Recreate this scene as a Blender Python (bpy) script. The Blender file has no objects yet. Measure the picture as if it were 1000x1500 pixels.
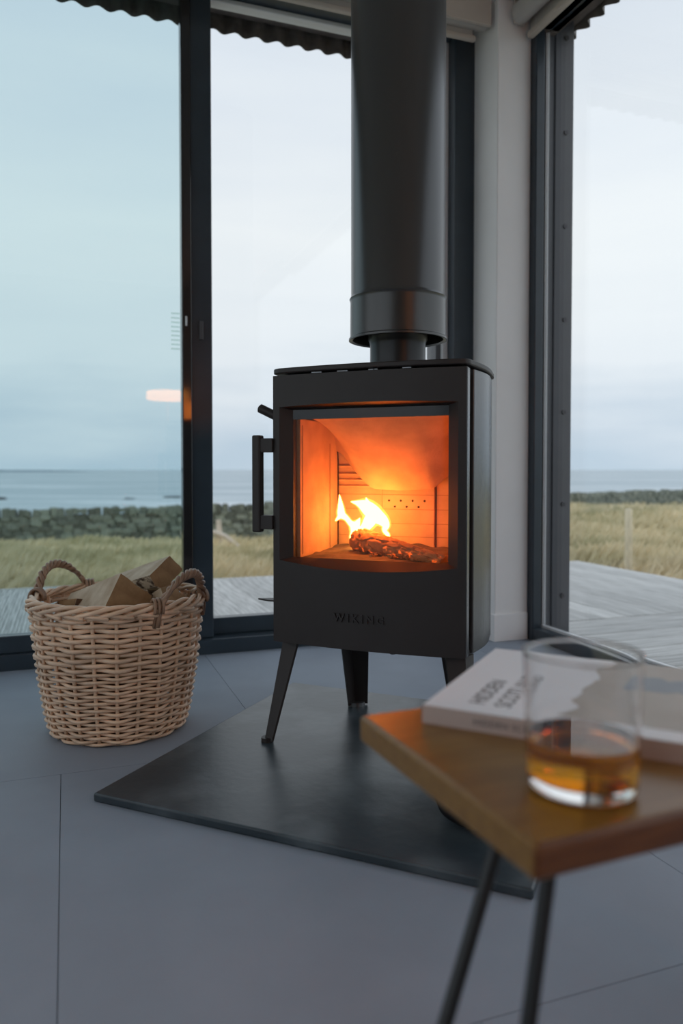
import bpy, math, random
import numpy as np
from mathutils import Vector, Matrix, noise

random.seed(7)
rng = np.random.default_rng(11)
scn = bpy.context.scene
COL = scn.collection
R = math.radians

# ------------------------------------------------------------------ camera
cam_d = bpy.data.cameras.new('camera')
cam = bpy.data.objects.new('camera', cam_d)
COL.objects.link(cam)
cam.location = (0, 0, 0.68)
cam.rotation_euler = (R(90 - 1.6), 0, 0)
cam_d.sensor_fit = 'VERTICAL'
cam_d.sensor_height = 36
cam_d.sensor_width = 24
cam_d.lens = 1110 / 1500 * 36
cam_d.shift_y = -31 / 1500
cam_d.clip_start = 0.05
cam_d.clip_end = 30000
cam_d.dof.use_dof = True
cam_d.dof.focus_distance = 1.74
cam_d.dof.aperture_fstop = 2.8
scn.camera = cam

# ------------------------------------------------------------------ world (overcast sky)
world = bpy.data.worlds.new('sky')
scn.world = world
world.use_nodes = True
wt = world.node_tree
wt.nodes.clear()
def wn(t, **kw):
    n = wt.nodes.new(t)
    for k, v in kw.items(): setattr(n, k, v)
    return n
tc = wn('ShaderNodeTexCoord'); sep = wn('ShaderNodeSeparateXYZ')
wt.links.new(tc.outputs['Generated'], sep.inputs[0])
mp = wn('ShaderNodeMapping'); mp.inputs['Scale'].default_value = (1.6, 1.6, 10)
wt.links.new(tc.outputs['Generated'], mp.inputs[0])
cn = wn('ShaderNodeTexNoise'); cn.inputs['Scale'].default_value = 1.7; cn.inputs['Detail'].default_value = 5
wt.links.new(mp.outputs[0], cn.inputs['Vector'])
# elevation wobbled a little by the clouds
m1 = wn('ShaderNodeMath', operation='MULTIPLY_ADD'); m1.inputs[1].default_value = 0.24; m1.inputs[2].default_value = -0.12
wt.links.new(cn.outputs['Fac'], m1.inputs[0])
m2 = wn('ShaderNodeMath', operation='ADD'); wt.links.new(sep.outputs['Z'], m2.inputs[0]); wt.links.new(m1.outputs[0], m2.inputs[1])
cr = wn('ShaderNodeValToRGB')
wt.links.new(m2.outputs[0], cr.inputs[0])
stops = [(0.0, (.34, .415, .485)), (0.05, (.40, .46, .52)), (0.14, (.525, .562, .595)), (0.27, (.57, .60, .62)), (0.50, (.485, .53, .585)), (0.75, (.465, .52, .59)), (1.0, (.46, .52, .60))]
while len(cr.color_ramp.elements) < len(stops): cr.color_ramp.elements.new(0.5)
for e, (p, c) in zip(cr.color_ramp.elements, stops): e.position = p; e.color = c + (1,)
bgn = wn('ShaderNodeBackground'); bgn.inputs['Strength'].default_value = 1.05
wt.links.new(cr.outputs[0], bgn.inputs['Color'])
wo = wn('ShaderNodeOutputWorld'); wt.links.new(bgn.outputs[0], wo.inputs[0])

scn.view_settings.view_transform = 'Standard'
scn.view_settings.look = 'None'
scn.view_settings.gamma = 1
scn.view_settings.use_curve_mapping = False
scn.view_settings.exposure = 0.62
try:
    scn.cycles.use_denoising = True
    scn.cycles.sample_clamp_indirect = 5
    scn.cycles.transparent_max_bounces = 24
    scn.cycles.max_bounces = 14
    scn.cycles.transmission_bounces = 14
    scn.cycles.diffuse_bounces = 5
except Exception:
    pass

# ------------------------------------------------------------------ materials
def mat(name, col=(.5, .5, .5), rough=.5, metal=0, spec=None, var=0.0, vscale=8, bump=0.0, bscale=60, stretch=None,
        col2=None, objrand=0.0, trans=0, ior=None, emit=None, estr=0, detail=4, thresh=None, bdetail=3):
    m = bpy.data.materials.new(name); m.use_nodes = True
    nt = m.node_tree; b = nt.nodes['Principled BSDF']
    b.inputs['Base Color'].default_value = (*col, 1)
    b.inputs['Roughness'].default_value = rough
    b.inputs['Metallic'].default_value = metal
    if spec is not None: b.inputs['Specular IOR Level'].default_value = spec
    if trans: b.inputs['Transmission Weight'].default_value = trans
    if ior: b.inputs['IOR'].default_value = ior
    if emit: b.inputs['Emission Color'].default_value = (*emit, 1); b.inputs['Emission Strength'].default_value = estr
    t = nt.nodes.new('ShaderNodeTexCoord'); mpn = nt.nodes.new('ShaderNodeMapping')
    nt.links.new(t.outputs['Object'], mpn.inputs[0])
    if stretch: mpn.inputs['Scale'].default_value = stretch
    last = None
    if col2 is not None or var:
        n = nt.nodes.new('ShaderNodeTexNoise'); n.inputs['Scale'].default_value = vscale; n.inputs['Detail'].default_value = detail
        nt.links.new(mpn.outputs[0], n.inputs['Vector'])
        ramp = nt.nodes.new('ShaderNodeValToRGB')
        lo, hi = thresh or (.3, .7)
        ramp.color_ramp.elements[0].position = lo; ramp.color_ramp.elements[1].position = hi
        if col2 is None:
            c0 = tuple(c * (1 - var) for c in col); c1 = tuple(min(1, c * (1 + var)) for c in col)
        else: c0, c1 = col, col2
        ramp.color_ramp.elements[0].color = (*c0, 1); ramp.color_ramp.elements[1].color = (*c1, 1)
        nt.links.new(n.outputs['Fac'], ramp.inputs[0]); last = ramp.outputs[0]
    if objrand:
        oi = nt.nodes.new('ShaderNodeObjectInfo'); hs = nt.nodes.new('ShaderNodeHueSaturation')
        ma = nt.nodes.new('ShaderNodeMath'); ma.operation = 'MULTIPLY_ADD'; ma.inputs[1].default_value = 2 * objrand; ma.inputs[2].default_value = 1 - objrand
        nt.links.new(oi.outputs['Random'], ma.inputs[0]); nt.links.new(ma.outputs[0], hs.inputs['Value'])
        if last is not None: nt.links.new(last, hs.inputs['Color'])
        else: hs.inputs['Color'].default_value = (*col, 1)
        last = hs.outputs[0]
    if last is not None: nt.links.new(last, b.inputs['Base Color'])
    if bump:
        n2 = nt.nodes.new('ShaderNodeTexNoise'); n2.inputs['Scale'].default_value = bscale; n2.inputs['Detail'].default_value = bdetail
        nt.links.new(mpn.outputs[0], n2.inputs['Vector'])
        bp = nt.nodes.new('ShaderNodeBump'); bp.inputs['Strength'].default_value = bump; bp.inputs['Distance'].default_value = .004
        nt.links.new(n2.outputs['Fac'], bp.inputs['Height']); nt.links.new(bp.outputs[0], b.inputs['Normal'])
    return m

def pane_mat(name, tint, rough=0.0, f0=.035):
    """clear sheet glass: straight transmission plus a reflection that grows towards grazing angles"""
    m = bpy.data.materials.new(name); m.use_nodes = True
    nt = m.node_tree; nt.nodes.clear()
    tr = nt.nodes.new('ShaderNodeBsdfTransparent'); tr.inputs[0].default_value = (*tint, 1)
    gl = nt.nodes.new('ShaderNodeBsdfGlossy'); gl.inputs['Roughness'].default_value = rough
    lw = nt.nodes.new('ShaderNodeLayerWeight'); lw.inputs['Blend'].default_value = .5
    pw = nt.nodes.new('ShaderNodeMath'); pw.operation = 'POWER'; pw.inputs[1].default_value = 5
    ma = nt.nodes.new('ShaderNodeMath'); ma.operation = 'MULTIPLY_ADD'; ma.inputs[1].default_value = .8; ma.inputs[2].default_value = f0
    mx = nt.nodes.new('ShaderNodeMixShader'); out = nt.nodes.new('ShaderNodeOutputMaterial')
    nt.links.new(lw.outputs['Facing'], pw.inputs[0]); nt.links.new(pw.outputs[0], ma.inputs[0])
    nt.links.new(ma.outputs[0], mx.inputs[0]); nt.links.new(tr.outputs[0], mx.inputs[1]); nt.links.new(gl.outputs[0], mx.inputs[2])
    nt.links.new(mx.outputs[0], out.inputs[0])
    return m

def emit_mat(name, col, s, add=False):
    m = bpy.data.materials.new(name); m.use_nodes = True
    nt = m.node_tree; nt.nodes.clear()
    e = nt.nodes.new('ShaderNodeEmission'); e.inputs[0].default_value = (*col, 1); e.inputs[1].default_value = s
    out = nt.nodes.new('ShaderNodeOutputMaterial')
    if add:
        tr = nt.nodes.new('ShaderNodeBsdfTransparent'); ad = nt.nodes.new('ShaderNodeAddShader')
        nt.links.new(tr.outputs[0], ad.inputs[0]); nt.links.new(e.outputs[0], ad.inputs[1]); nt.links.new(ad.outputs[0], out.inputs[0])
    else: nt.links.new(e.outputs[0], out.inputs[0])
    return m

M = {}
M['tile'] = mat('floor_tile', (.29, .33, .39), .60, spec=.25, var=.10, vscale=3.0, bump=.05, bscale=160, objrand=.03, detail=8)
M['grout'] = mat('floor_joint', (.14, .15, .17), .8)
M['slate'] = mat('hearth_slate', (.036, .050, .060), .34, col2=(.13, .155, .17), vscale=4.5, thresh=(.47, .70), bump=.12, bscale=45, detail=8)
M['slate_mark'] = mat('slate_scuff', (.10, .11, .115), .5, var=.2)
M['white_wall'] = mat('cream_paint', (.89, .885, .88), .5, var=.03, vscale=4)
M['ceiling'] = mat('ceiling_paint', (.84, .85, .87), .8, var=.02)
M['room_wall'] = mat('room_wall_paint', (.40, .33, .28), .8, var=.03)
M['dark_frame'] = mat('anthracite_frame', (.034, .049, .064), .28, var=.1, bump=.03, bscale=300)
M['brown_frame'] = mat('anthracite_frame_inner', (.022, .021, .022), .07)
M['grey_trim'] = mat('grey_trim', (.075, .078, .088), .4, var=.08)
M['gasket'] = mat('skylit_gasket', (.80, .82, .84), .3)  # sky brightness put into the pale colour of these strips
M['soffit'] = mat('dark_soffit', (.12, .10, .092), .8, var=.2)
M['cladding'] = mat('dark_corrugated_sheet', (.13, .112, .105), .6, var=.3, vscale=30)
M['blind'] = mat('blind_cream', (.56, .50, .44), .6, var=.04)
M['blind_roll'] = mat('blind_fabric', (.50, .48, .45), .8, var=.04, bump=.05, bscale=400)
M['screw'] = mat('screw_head', (.05, .05, .055), .35, metal=.8)
M['pane'] = pane_mat('clear_pane', (.985, .99, .99))
M['pane_tint'] = pane_mat('tinted_pane', (.83, .91, .92), f0=.05)
M['stove'] = mat('stove_steel', (.026, .0205, .0195), .50, bump=.08, bscale=900, var=.05)
M['stove_side'] = mat('stove_side_steel', (.028, .029, .030), .27, spec=1.0, bump=.06, bscale=900)
M['stove_dark'] = mat('stove_recess', (.006, .006, .006), .7)
M['flue'] = mat('flue_steel', (.015, .0145, .0145), .31, spec=1.0, bump=.03, bscale=900)
M['flue_in'] = mat('flue_collar_steel', (.03, .03, .031), .32, metal=.3)
M['stove_glass'] = pane_mat('stove_glass', (.97, .91, .82), f0=.010)
M['enamel'] = mat('black_glass_band', (.012, .012, .012), .12)
M['vermiculite'] = mat('firebrick_board', (.62, .43, .30), .9, var=.16, vscale=14, bump=.25, bscale=130, detail=8)
M['dark_gap'] = mat('dark_gap_fill', (.05, .03, .02), .9)  # darkness of holes and gaps put into the colour
M['groove'] = mat('board_groove', (.34, .21, .13), .9)
M['ash'] = mat('ash_bed', (.09, .07, .06), .95, col2=(.20, .16, .14), vscale=18, bump=.6, bscale=70)
M['steel_edge'] = mat('bright_steel', (.22, .23, .24), .3, metal=.8)
M['wicker'] = mat('peeled_willow', (.76, .535, .365), .36, spec=.7, var=.20, vscale=14, objrand=.12, bump=.08, bscale=200)
M['wicker_dark'] = mat('brown_willow', (.31, .19, .12), .40, var=.25, vscale=20, objrand=.12)
M['wicker_in'] = mat('basket_base', (.16, .10, .06), .8)
M['split'] = mat('split_birch', (.42, .30, .19), .75, col2=(.68, .57, .43), vscale=16, stretch=(1, 1, 1), bump=.3, bscale=40, objrand=.08)
M['endgrain'] = mat('end_grain', (.25, .14, .06), .8, col2=(.42, .265, .13), vscale=24, bump=.3, bscale=120, objrand=.08)
M['bark'] = mat('birch_bark', (.06, .035, .022), .85, col2=(.52, .43, .32), vscale=12, stretch=(1, 7, 7), thresh=(.42, .55), bump=.4, bscale=40)
M['rough_bark'] = mat('brown_bark', (.10, .06, .04), .9, col2=(.22, .14, .09), vscale=20, bump=.6, bscale=40)
M['table'] = mat('varnished_oak', (.21, .10, .022), .31, col2=(.29, .15, .038), vscale=6, stretch=(1.5, 14, 14), bump=.03, bscale=40, spec=.45)
M['table_edge'] = mat('varnished_end', (.12, .042, .012), .3, col2=(.18, .07, .02), vscale=10, stretch=(2, 14, 14))
M['black_steel'] = mat('black_steel_rod', (.008, .010, .012), .42)
M['iron'] = mat('cast_iron', (.010, .010, .011), .5, bump=.1, bscale=300)
M['cover'] = mat('white_cover', (.86, .89, .93), .5, var=.02)
M['paper'] = mat('page_block', (.60, .52, .47), .8, stretch=(1, 1, 60), var=.08, vscale=20)
M['spine'] = mat('book_spine', (.58, .47, .43), .55)
M['ink'] = mat('black_ink', (.05, .05, .055), .6)
M['photo'] = mat('cover_photo', (.36, .30, .24), .42, col2=(.46, .42, .37), vscale=9, detail=6)
M['photo_blue'] = mat('cover_photo_water', (.17, .20, .24), .42, col2=(.25, .28, .32), vscale=20)
M['glass'] = mat('tumbler_glass', (1, 1, 1), 0.0, trans=1, ior=1.48)
M['whisky'] = mat('whisky', (.90, .43, .035), 0.0, trans=1, ior=1.36)
M['deck'] = mat('weathered_deck', (.37, .365, .345), .75, col2=(.72, .71, .68), vscale=5, stretch=(12, .8, 1), bump=.25, bscale=60, objrand=.16, detail=6)
M['joist'] = mat('deck_joist', (.06, .055, .05), .9)
M['soil'] = mat('meadow_soil', (.42, .39, .20), .95, col2=(.68, .57, .37), vscale=.7, detail=8, bump=.4, bscale=6)
M['grass'] = mat('meadow_grass', (.38, .36, .18), .8, col2=(.84, .72, .48), vscale=.55, detail=8, thresh=(.30, .60))
M['stone'] = mat('lichen_stone', (.085, .105, .075), .95, col2=(.34, .36, .30), vscale=7, objrand=.5, bump=.5, bscale=20, detail=6)
M['post'] = mat('weathered_post', (.78, .68, .48), .85, var=.15, vscale=12, stretch=(6, 6, 1))
M['drift'] = mat('bleached_wood', (.68, .60, .50), .85, var=.15, vscale=12)
M['rock'] = mat('sea_rock', (.035, .04, .045), .8, var=.3, vscale=.4)
M['hill'] = mat('far_headland', (.22, .28, .32), .95, var=.1, vscale=.01)
M['sticker'] = pane_mat('pale_sticker', (.88, .92, .90), rough=.4)
M['lamp_metal'] = mat('brass_lamp', (.30, .20, .10), .35, metal=.8)
M['lamp_glow'] = mat('lit_lamp_shade', (.8, .5, .25), .7, emit=(1, .32, .06), estr=4.5)
M['orange_shade'] = mat('orange_shade', (.6, .22, .06), .7, emit=(1, .25, .04), estr=6)

# sea: blue grey water with foam lines
ms = bpy.data.materials.new('sea_water'); ms.use_nodes = True
nt = ms.node_tree; b = nt.nodes['Principled BSDF']; b.inputs['Roughness'].default_value = .45; b.inputs['Specular IOR Level'].default_value = .35
t = nt.nodes.new('ShaderNodeTexCoord'); mpn = nt.nodes.new('ShaderNodeMapping'); mpn.inputs['Scale'].default_value = (.006, .028, 1); mpn.inputs['Rotation'].default_value = (0, 0, R(-8))
nt.links.new(t.outputs['Object'], mpn.inputs[0])
n = nt.nodes.new('ShaderNodeTexNoise'); n.inputs['Scale'].default_value = 1.0; n.inputs['Detail'].default_value = 7; n.inputs['Roughness'].default_value = .6
nt.links.new(mpn.outputs[0], n.inputs['Vector'])
rp = nt.nodes.new('ShaderNodeValToRGB')
for e, (p, c) in zip([rp.color_ramp.elements[0], rp.color_ramp.elements[1], rp.color_ramp.elements.new(.58), rp.color_ramp.elements.new(.66)],
                     [(0.3, (.33, .42, .46)), (.5, (.40, .49, .53)), (.57, (.47, .55, .58)), (.66, (.85, .88, .90))]): e.position = p; e.color = (*c, 1)
nt.links.new(n.outputs['Fac'], rp.inputs[0]); nt.links.new(rp.outputs[0], b.inputs['Base Color'])
n2 = nt.nodes.new('ShaderNodeTexNoise'); n2.inputs['Scale'].default_value = .35; n2.inputs['Detail'].default_value = 6
nt.links.new(t.outputs['Object'], n2.inputs['Vector'])
bp = nt.nodes.new('ShaderNodeBump'); bp.inputs['Strength'].default_value = .8; bp.inputs['Distance'].default_value = 1.0
nt.links.new(n2.outputs['Fac'], bp.inputs['Height']); nt.links.new(bp.outputs[0], b.inputs['Normal'])
M['sea'] = ms

# charred burning log: dark char with glowing embers low down
mc = bpy.data.materials.new('charred_wood'); mc.use_nodes = True
nt = mc.node_tree; b = nt.nodes['Principled BSDF']; b.inputs['Roughness'].default_value = .9
t = nt.nodes.new('ShaderNodeTexCoord')
n = nt.nodes.new('ShaderNodeTexNoise'); n.inputs['Scale'].default_value = 30; n.inputs['Detail'].default_value = 6
nt.links.new(t.outputs['Object'], n.inputs['Vector'])
rp = nt.nodes.new('ShaderNodeValToRGB'); rp.color_ramp.elements[0].color = (.24, .135, .075, 1); rp.color_ramp.elements[1].color = (.56, .34, .20, 1)
nt.links.new(n.outputs['Fac'], rp.inputs[0]); nt.links.new(rp.outputs[0], b.inputs['Base Color'])
b.inputs['Emission Color'].default_value = (1, .13, .015, 1)
n3 = nt.nodes.new('ShaderNodeTexNoise'); n3.inputs['Scale'].default_value = 55; n3.inputs['Detail'].default_value = 4
nt.links.new(t.outputs['Object'], n3.inputs['Vector'])
r3 = nt.nodes.new('ShaderNodeMapRange'); r3.inputs[1].default_value = .58; r3.inputs[2].default_value = .75; r3.inputs[3].default_value = .02; r3.inputs[4].default_value = 1.2
nt.links.new(n3.outputs['Fac'], r3.inputs[0]); nt.links.new(r3.outputs[0], b.inputs['Emission Strength'])
M['char'] = mc
M['flame_core'] = emit_mat('flame_core', (1, .42, .10), 9)
M['flame_edge'] = emit_mat('flame_edge', (1, .32, .05), .5, add=True)
M['ember'] = emit_mat('ember', (1, .20, .02), 5)

# ------------------------------------------------------------------ geometry helpers
class MB:
    def __init__(s): s.v = []; s.f = []; s.mi = []; s.cur = 0
    def add(s, vs, fs):
        o = len(s.v); s.v += [tuple(p) for p in vs]; s.f += [tuple(i + o for i in f) for f in fs]; s.mi += [s.cur] * len(fs); return s
    def box(s, x0, x1, y0, y1, z0, z1):
        return s.add([(x0, y0, z0), (x1, y0, z0), (x1, y1, z0), (x0, y1, z0), (x0, y0, z1), (x1, y0, z1), (x1, y1, z1), (x0, y1, z1)],
                     [(0, 3, 2, 1), (4, 5, 6, 7), (0, 1, 5, 4), (1, 2, 6, 5), (2, 3, 7, 6), (3, 0, 4, 7)])
    def prism(s, poly, z0, z1):
        n = len(poly)
        vs = [(x, y, z0) for x, y in poly] + [(x, y, z1) for x, y in poly]
        return s.add(vs, [tuple(range(n - 1, -1, -1)), tuple(range(n, 2 * n))] + [(i, (i + 1) % n, n + (i + 1) % n, n + i) for i in range(n)])
    def tube(s, pts, r, n=8, closed=False, caps=True, flat=1.0):
        pts = [Vector(p) for p in pts]; m = len(pts)
        rs = r if hasattr(r, '__len__') else [r] * m
        vs = []; up = None
        for i, p in enumerate(pts):
            a = pts[(i + 1) % m] if (closed or i < m - 1) else p
            c = pts[i - 1] if (closed or i > 0) else p
            t = (a - c).normalized()
            if up is None:
                up = Vector((0, 0, 1)) if abs(t.z) < .9 else Vector((1, 0, 0))
            x = up - t * up.dot(t)
            if x.length < 1e-6: x = t.orthogonal()
            x.normalize(); up = x; y = t.cross(x)
            for k in range(n):
                q = 2 * math.pi * k / n
                vs.append(p + (x * math.cos(q) + y * math.sin(q) * flat) * rs[i])
        fs = []
        for i in range(m if closed else m - 1):
            for k in range(n):
                j = (i + 1) % m
                fs.append((i * n + k, i * n + (k + 1) % n, j * n + (k + 1) % n, j * n + k))
        if caps and not closed: fs += [tuple(range(n - 1, -1, -1)), tuple(range((m - 1) * n, m * n))]
        return s.add(vs, fs)
    def lathe(s, prof, n=48, c=(0, 0)):
        vs = [(c[0] + r * math.cos(2 * math.pi * k / n), c[1] + r * math.sin(2 * math.pi * k / n), z) for r, z in prof for k in range(n)]
        fs = [(i * n + k, i * n + (k + 1) % n, (i + 1) * n + (k + 1) % n, (i + 1) * n + k) for i in range(len(prof) - 1) for k in range(n)]
        fs.append(tuple(range(n - 1, -1, -1))); fs.append(tuple(range((len(prof) - 1) * n, len(prof) * n)))
        return s.add(vs, fs)
    def grid(s, fn, nu, nv):
        vs = [fn(i / nu, j / nv) for j in range(nv + 1) for i in range(nu + 1)]
        return s.add(vs, [(j * (nu + 1) + i, j * (nu + 1) + i + 1, (j + 1) * (nu + 1) + i + 1, (j + 1) * (nu + 1) + i) for j in range(nv) for i in range(nu)])
    def build(s, name, mats, parent=None, loc=(0, 0, 0), rot=0, smooth=None, bevel=0, seg=2, recalc=True):
        me = bpy.data.meshes.new(name)
        me.from_pydata(s.v, [], s.f)
        for m in (mats if isinstance(mats, (list, tuple)) else [mats]): me.materials.append(m)
        if any(s.mi): me.polygons.foreach_set('material_index', s.mi)
        if recalc:
            import bmesh
            bm = bmesh.new(); bm.from_mesh(me); bmesh.ops.recalc_face_normals(bm, faces=bm.faces); bm.to_mesh(me); bm.free()
        if smooth is not None:
            me.polygons.foreach_set('use_smooth', [True] * len(me.polygons))
            if smooth < 180: me.set_sharp_from_angle(angle=R(smooth))
        me.update()
        o = bpy.data.objects.new(name, me); COL.objects.link(o)
        o.location = loc; o.rotation_euler = (0, 0, rot)
        if parent: o.parent = parent
        if bevel:
            bv = o.modifiers.new('bevel', 'BEVEL'); bv.width = bevel; bv.segments = seg; bv.limit_method = 'ANGLE'; bv.angle_limit = R(35); bv.harden_normals = False
        return o

def empty(name, loc=(0, 0, 0), rot=0, parent=None):
    o = bpy.data.objects.new(name, None); COL.objects.link(o); o.location = loc; o.rotation_euler = (0, 0, rot); o.empty_display_size = .1
    if parent: o.parent = parent
    return o
def tag(o, label, cat, group=None):
    o['label'] = label; o['category'] = cat
    if group: o['group'] = group
    return o
def struct(o): o['kind'] = 'structure'; return o
def stuff(o): o['kind'] = 'stuff'; return o
def smooth_path(ctrl, n=8):
    """Catmull-Rom through control tuples (any dimension)"""
    P = [np.array(c, float) for c in ctrl]; P = [2 * P[0] - P[1]] + P + [2 * P[-1] - P[-2]]
    out = []
    for i in range(1, len(P) - 2):
        for k in range(n):
            t = k / n
            out.append(.5 * ((2 * P[i]) + (-P[i - 1] + P[i + 1]) * t + (2 * P[i - 1] - 5 * P[i] + 4 * P[i + 1] - P[i + 2]) * t * t + (-P[i - 1] + 3 * P[i] - 3 * P[i + 1] + P[i + 2]) * t ** 3))
    out.append(P[-2]); return out
def text_mesh(name, body, size, depth, m, parent, matrix, align='LEFT', spacing=1.0, sx=1.0, xoff=0):
    cu = bpy.data.curves.new(name, 'FONT'); cu.body = body; cu.size = size; cu.extrude = depth; cu.align_x = align; cu.space_character = spacing
    if xoff: cu.offset = xoff
    tmp = bpy.data.objects.new(name + '_source', cu); COL.objects.link(tmp)
    dg = bpy.context.evaluated_depsgraph_get()
    me = bpy.data.meshes.new_from_object(tmp.evaluated_get(dg)); me.name = name
    bpy.data.objects.remove(tmp); bpy.data.curves.remove(cu)
    me.materials.clear(); me.materials.append(m)
    o = bpy.data.objects.new(name, me); COL.objects.link(o)
    if parent: o.parent = parent
    o.matrix_local = matrix @ Matrix.Diagonal((sx, 1, 1, 1))
    return o

# ------------------------------------------------------------------ room, laid out along the two glazed walls
# local frame: x runs along the left glazing, y points out of the room through it, z up
P0 = (-.700, 2.695, 0); WROT = R(20)
def W(x, y, z=0):
    c, s_ = math.cos(WROT), math.sin(WROT)
    return Vector((P0[0] + x * c - y * s_, P0[1] + x * s_ + y * c, z))
def wall_obj(mb, name, m, **kw): return struct(mb.build(name, m, loc=P0, rot=WROT, **kw))
XR = 1.475      # inner face of the right glazing
CEIL = 2.506

fl = wall_obj(MB().box(-2.0, XR + .1, -4.9, .1, -.12, -.003), 'floor', M['grout'])
TS = .985
for j in range(6):
    y1 = -.985 + TS * (1 - j); y0 = y1 - TS
    off = -.28 if j % 2 == 1 else .21
    for i in range(-4, 3):
        x0 = off + i * TS; x1 = x0 + TS
        a, c = max(x0, -1.99), min(x1, XR + .02); d, e = max(y0, -4.88), min(y1, .02)
        if c - a < .03 or e - d < .03: continue
        g = .0007
        MB().box(a + g, c - g, d + g, e - g, -.0029, 0).build('tile', M['tile'], fl)
wall_obj(MB().box(-2.0, XR + .2, -4.9, .25, CEIL, CEIL + .12), 'ceiling', M['ceiling'])
wall_obj(MB().box(-2.1, XR + .2, -5.0, -4.9, 0, CEIL), 'wall_back', M['room_wall'])
ws = MB().box(-2.1, -2.0, -4.9, .2, 2.38, CEIL); ws.box(-2.1, -2.0, -4.9, -4.4, 0, 2.38); ws.box(-2.1, -2.0, -.25, .2, 0, 2.38)
wall_obj(ws, 'wall_side', M['room_wall'])
w3 = struct(empty('window_added', P0, WROT))  # unseen side glazing, added and set close to bring in sky light
for y_ in (-4.4, -3.05, -1.68, -.32): MB().box(-2.07, -2.01, y_, y_ + .07, 0, 2.38).build('stile', M['dark_frame'], w3)
MB().box(-2.07, -2.01, -4.33, -.32, 0, .10).build('bottom_rail', M['dark_frame'], w3)
for y_ in (-4.33, -2.98, -1.61): MB().box(-2.046, -2.034, y_, y_ + 1.28, .10, 2.38).build('glass_pane', M['pane'], w3)
wl = MB().box(-2.0, 1.33, .0, .095, 2.474, CEIL); wl.box(-2.0, 1.7, .095, .245, 2.474, 3.1)
wall_obj(wl, 'wall_left', M['soffit'])
wr = MB().box(XR + .005, XR + .10, -4.9, -.18, 2.40, CEIL); wr.box(XR + .10, XR + .215, -4.9, .245, 2.475, 3.1); pass
wall_obj(wr, 'wall_right', M['soffit'])
# cream corner post with its baseboard
wall_obj(MB().box(1.325, XR, -.178, .03, 0, CEIL), 'wall_corner', M['white_wall'], bevel=.003)
wall_obj(MB().box(1.317, XR - .004, -.187, .0, 0, .108), 'baseboard_corner', M['white_wall'], bevel=.002)
wall_obj(MB().box(1.35, XR + .19, -.02, .24, -.1, 2.5), 'trim_corner', M['grey_trim'])

# left sliding glazing
w1 = struct(empty('window_1', P0, WROT))
k = M['dark_frame']
MB().box(-2.0, 1.34, .0, .20, -.02, .055).build('sill', k, w1, bevel=.004)
MB().box(-2.0, 1.34, .012, .13, 2.436, 2.474).build('head', k, w1, bevel=.004)
MB().box(1.235, 1.335, .0, .16, .055, 2.436).build('jamb', k, w1, bevel=.004)
MB().box(-2.0, -1.92, .0, .16, .055, 2.436).build('jamb', k, w1, bevel=.004)
MB().box(1.212, 1.234, .055, .075, .06, 2.436).build('gasket', M['gasket'], w1)
MB().box(1.19, 1.211, .075, .16, .06, 2.436).build('outer_trim', M['grey_trim'], w1)
# outer (right hand) leaf
lf = empty('sliding_leaf', (0, 0, 0), 0, w1)
MB().box(.171, .249, .028, .125, .055, 2.436).build('stile', k, lf, bevel=.004)
MB().box(.249, 1.21, .075, .125, .055, .118).build('bottom_rail', k, lf, bevel=.004)
MB().box(.249, 1.21, .075, .125, 2.418, 2.436).build('top_rail', M['gasket'], lf, bevel=.004)  # pale colour paints the highlight along the frame top
MB().box(.249, 1.21, .095, .107, .118, 2.418).build('glass_pane', M['pane'], lf)
# inner (left hand) leaf
lf = empty('sliding_leaf', (0, 0, 0), 0, w1)
MB().box(.137, .173, .015, .065, .055, 2.436).build('stile', M['brown_frame'], lf, bevel=.004)
MB().box(-1.35, -1.26, .015, .065, .055, 2.436).build('stile', k, lf, bevel=.004)
MB().box(-1.26, .137, .015, .065, .055, .115).build('bottom_rail', k, lf, bevel=.004)
MB().box(-1.26, .137, .015, .065, 2.405, 2.436).build('top_rail', k, lf, bevel=.004)
MB().box(-1.26, .137, .034, .048, .115, 2.405).build('glass_pane', M['pane_tint'], lf)
q = MB().box(.200, .216, .022, .028, 1.155, 1.225); q.build('flush_pull', M['grey_trim'], lf, bevel=.003)
MB().box(.148, .155, .007, .015, 1.20, 1.235).build('lock', M['gasket'], lf, bevel=.002)
q = MB()
for i in range(9): q.box(.100, .131, .0315, .033, 1.115 + i * .016, 1.1215 + i * .016)
stuff(q.build('sticker', M['sticker'], lf))
# far leaf beyond the frame
lf = empty('sliding_leaf', (0, 0, 0), 0, w1)
MB().box(-1.92, -1.36, .09, .102, .055, 2.436).build('glass_pane', M['pane'], lf)
MB().box(-1.44, -1.36, .075, .125, .055, 2.436).build('stile', k, lf, bevel=.004)

# right glazing: runs from the post towards the viewer
w2 = struct(empty('window_2', P0, WROT))
y0, y1 = -4.88, -.18
MB().box(XR, XR + .04, y1 - .035, y1 + .02, 0, 2.45).build('jamb', k, w2, bevel=.004)
MB().box(XR + .04, XR + .056, y1 - .015, y1 + .02, .02, 2.45).build('jamb_step', M['brown_frame'], w2)
MB().box(XR + .056, XR + .070, y1 - .02, y1 + .02, .03, 2.45).build('gasket', M['gasket'], w2)
MB().box(XR + .070, XR + .105, y1 - .005, y1 + .06, .0, 2.45).build('jamb_step', M['grey_trim'], w2)
tr = MB().box(XR + .105, XR + .192, y1 - .012, y1 + .06, -.06, 2.475).build('outer_trim', M['grey_trim'], w2, bevel=.003)
for i in range(7):
    z = 2.40 - i * .372
    mb = MB()
    for a in range(2):
        pass
    mb.tube([(XR + .155, y1 - .012, z), (XR + .155, y1 - .0165, z)], .0095, 10)
    mb.build('screw', M['screw'], tr, smooth=40)
MB().box(XR, XR + .045, y0, y1 - .035, 0, .050).build('bottom_rail', k, w2, bevel=.004)
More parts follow.
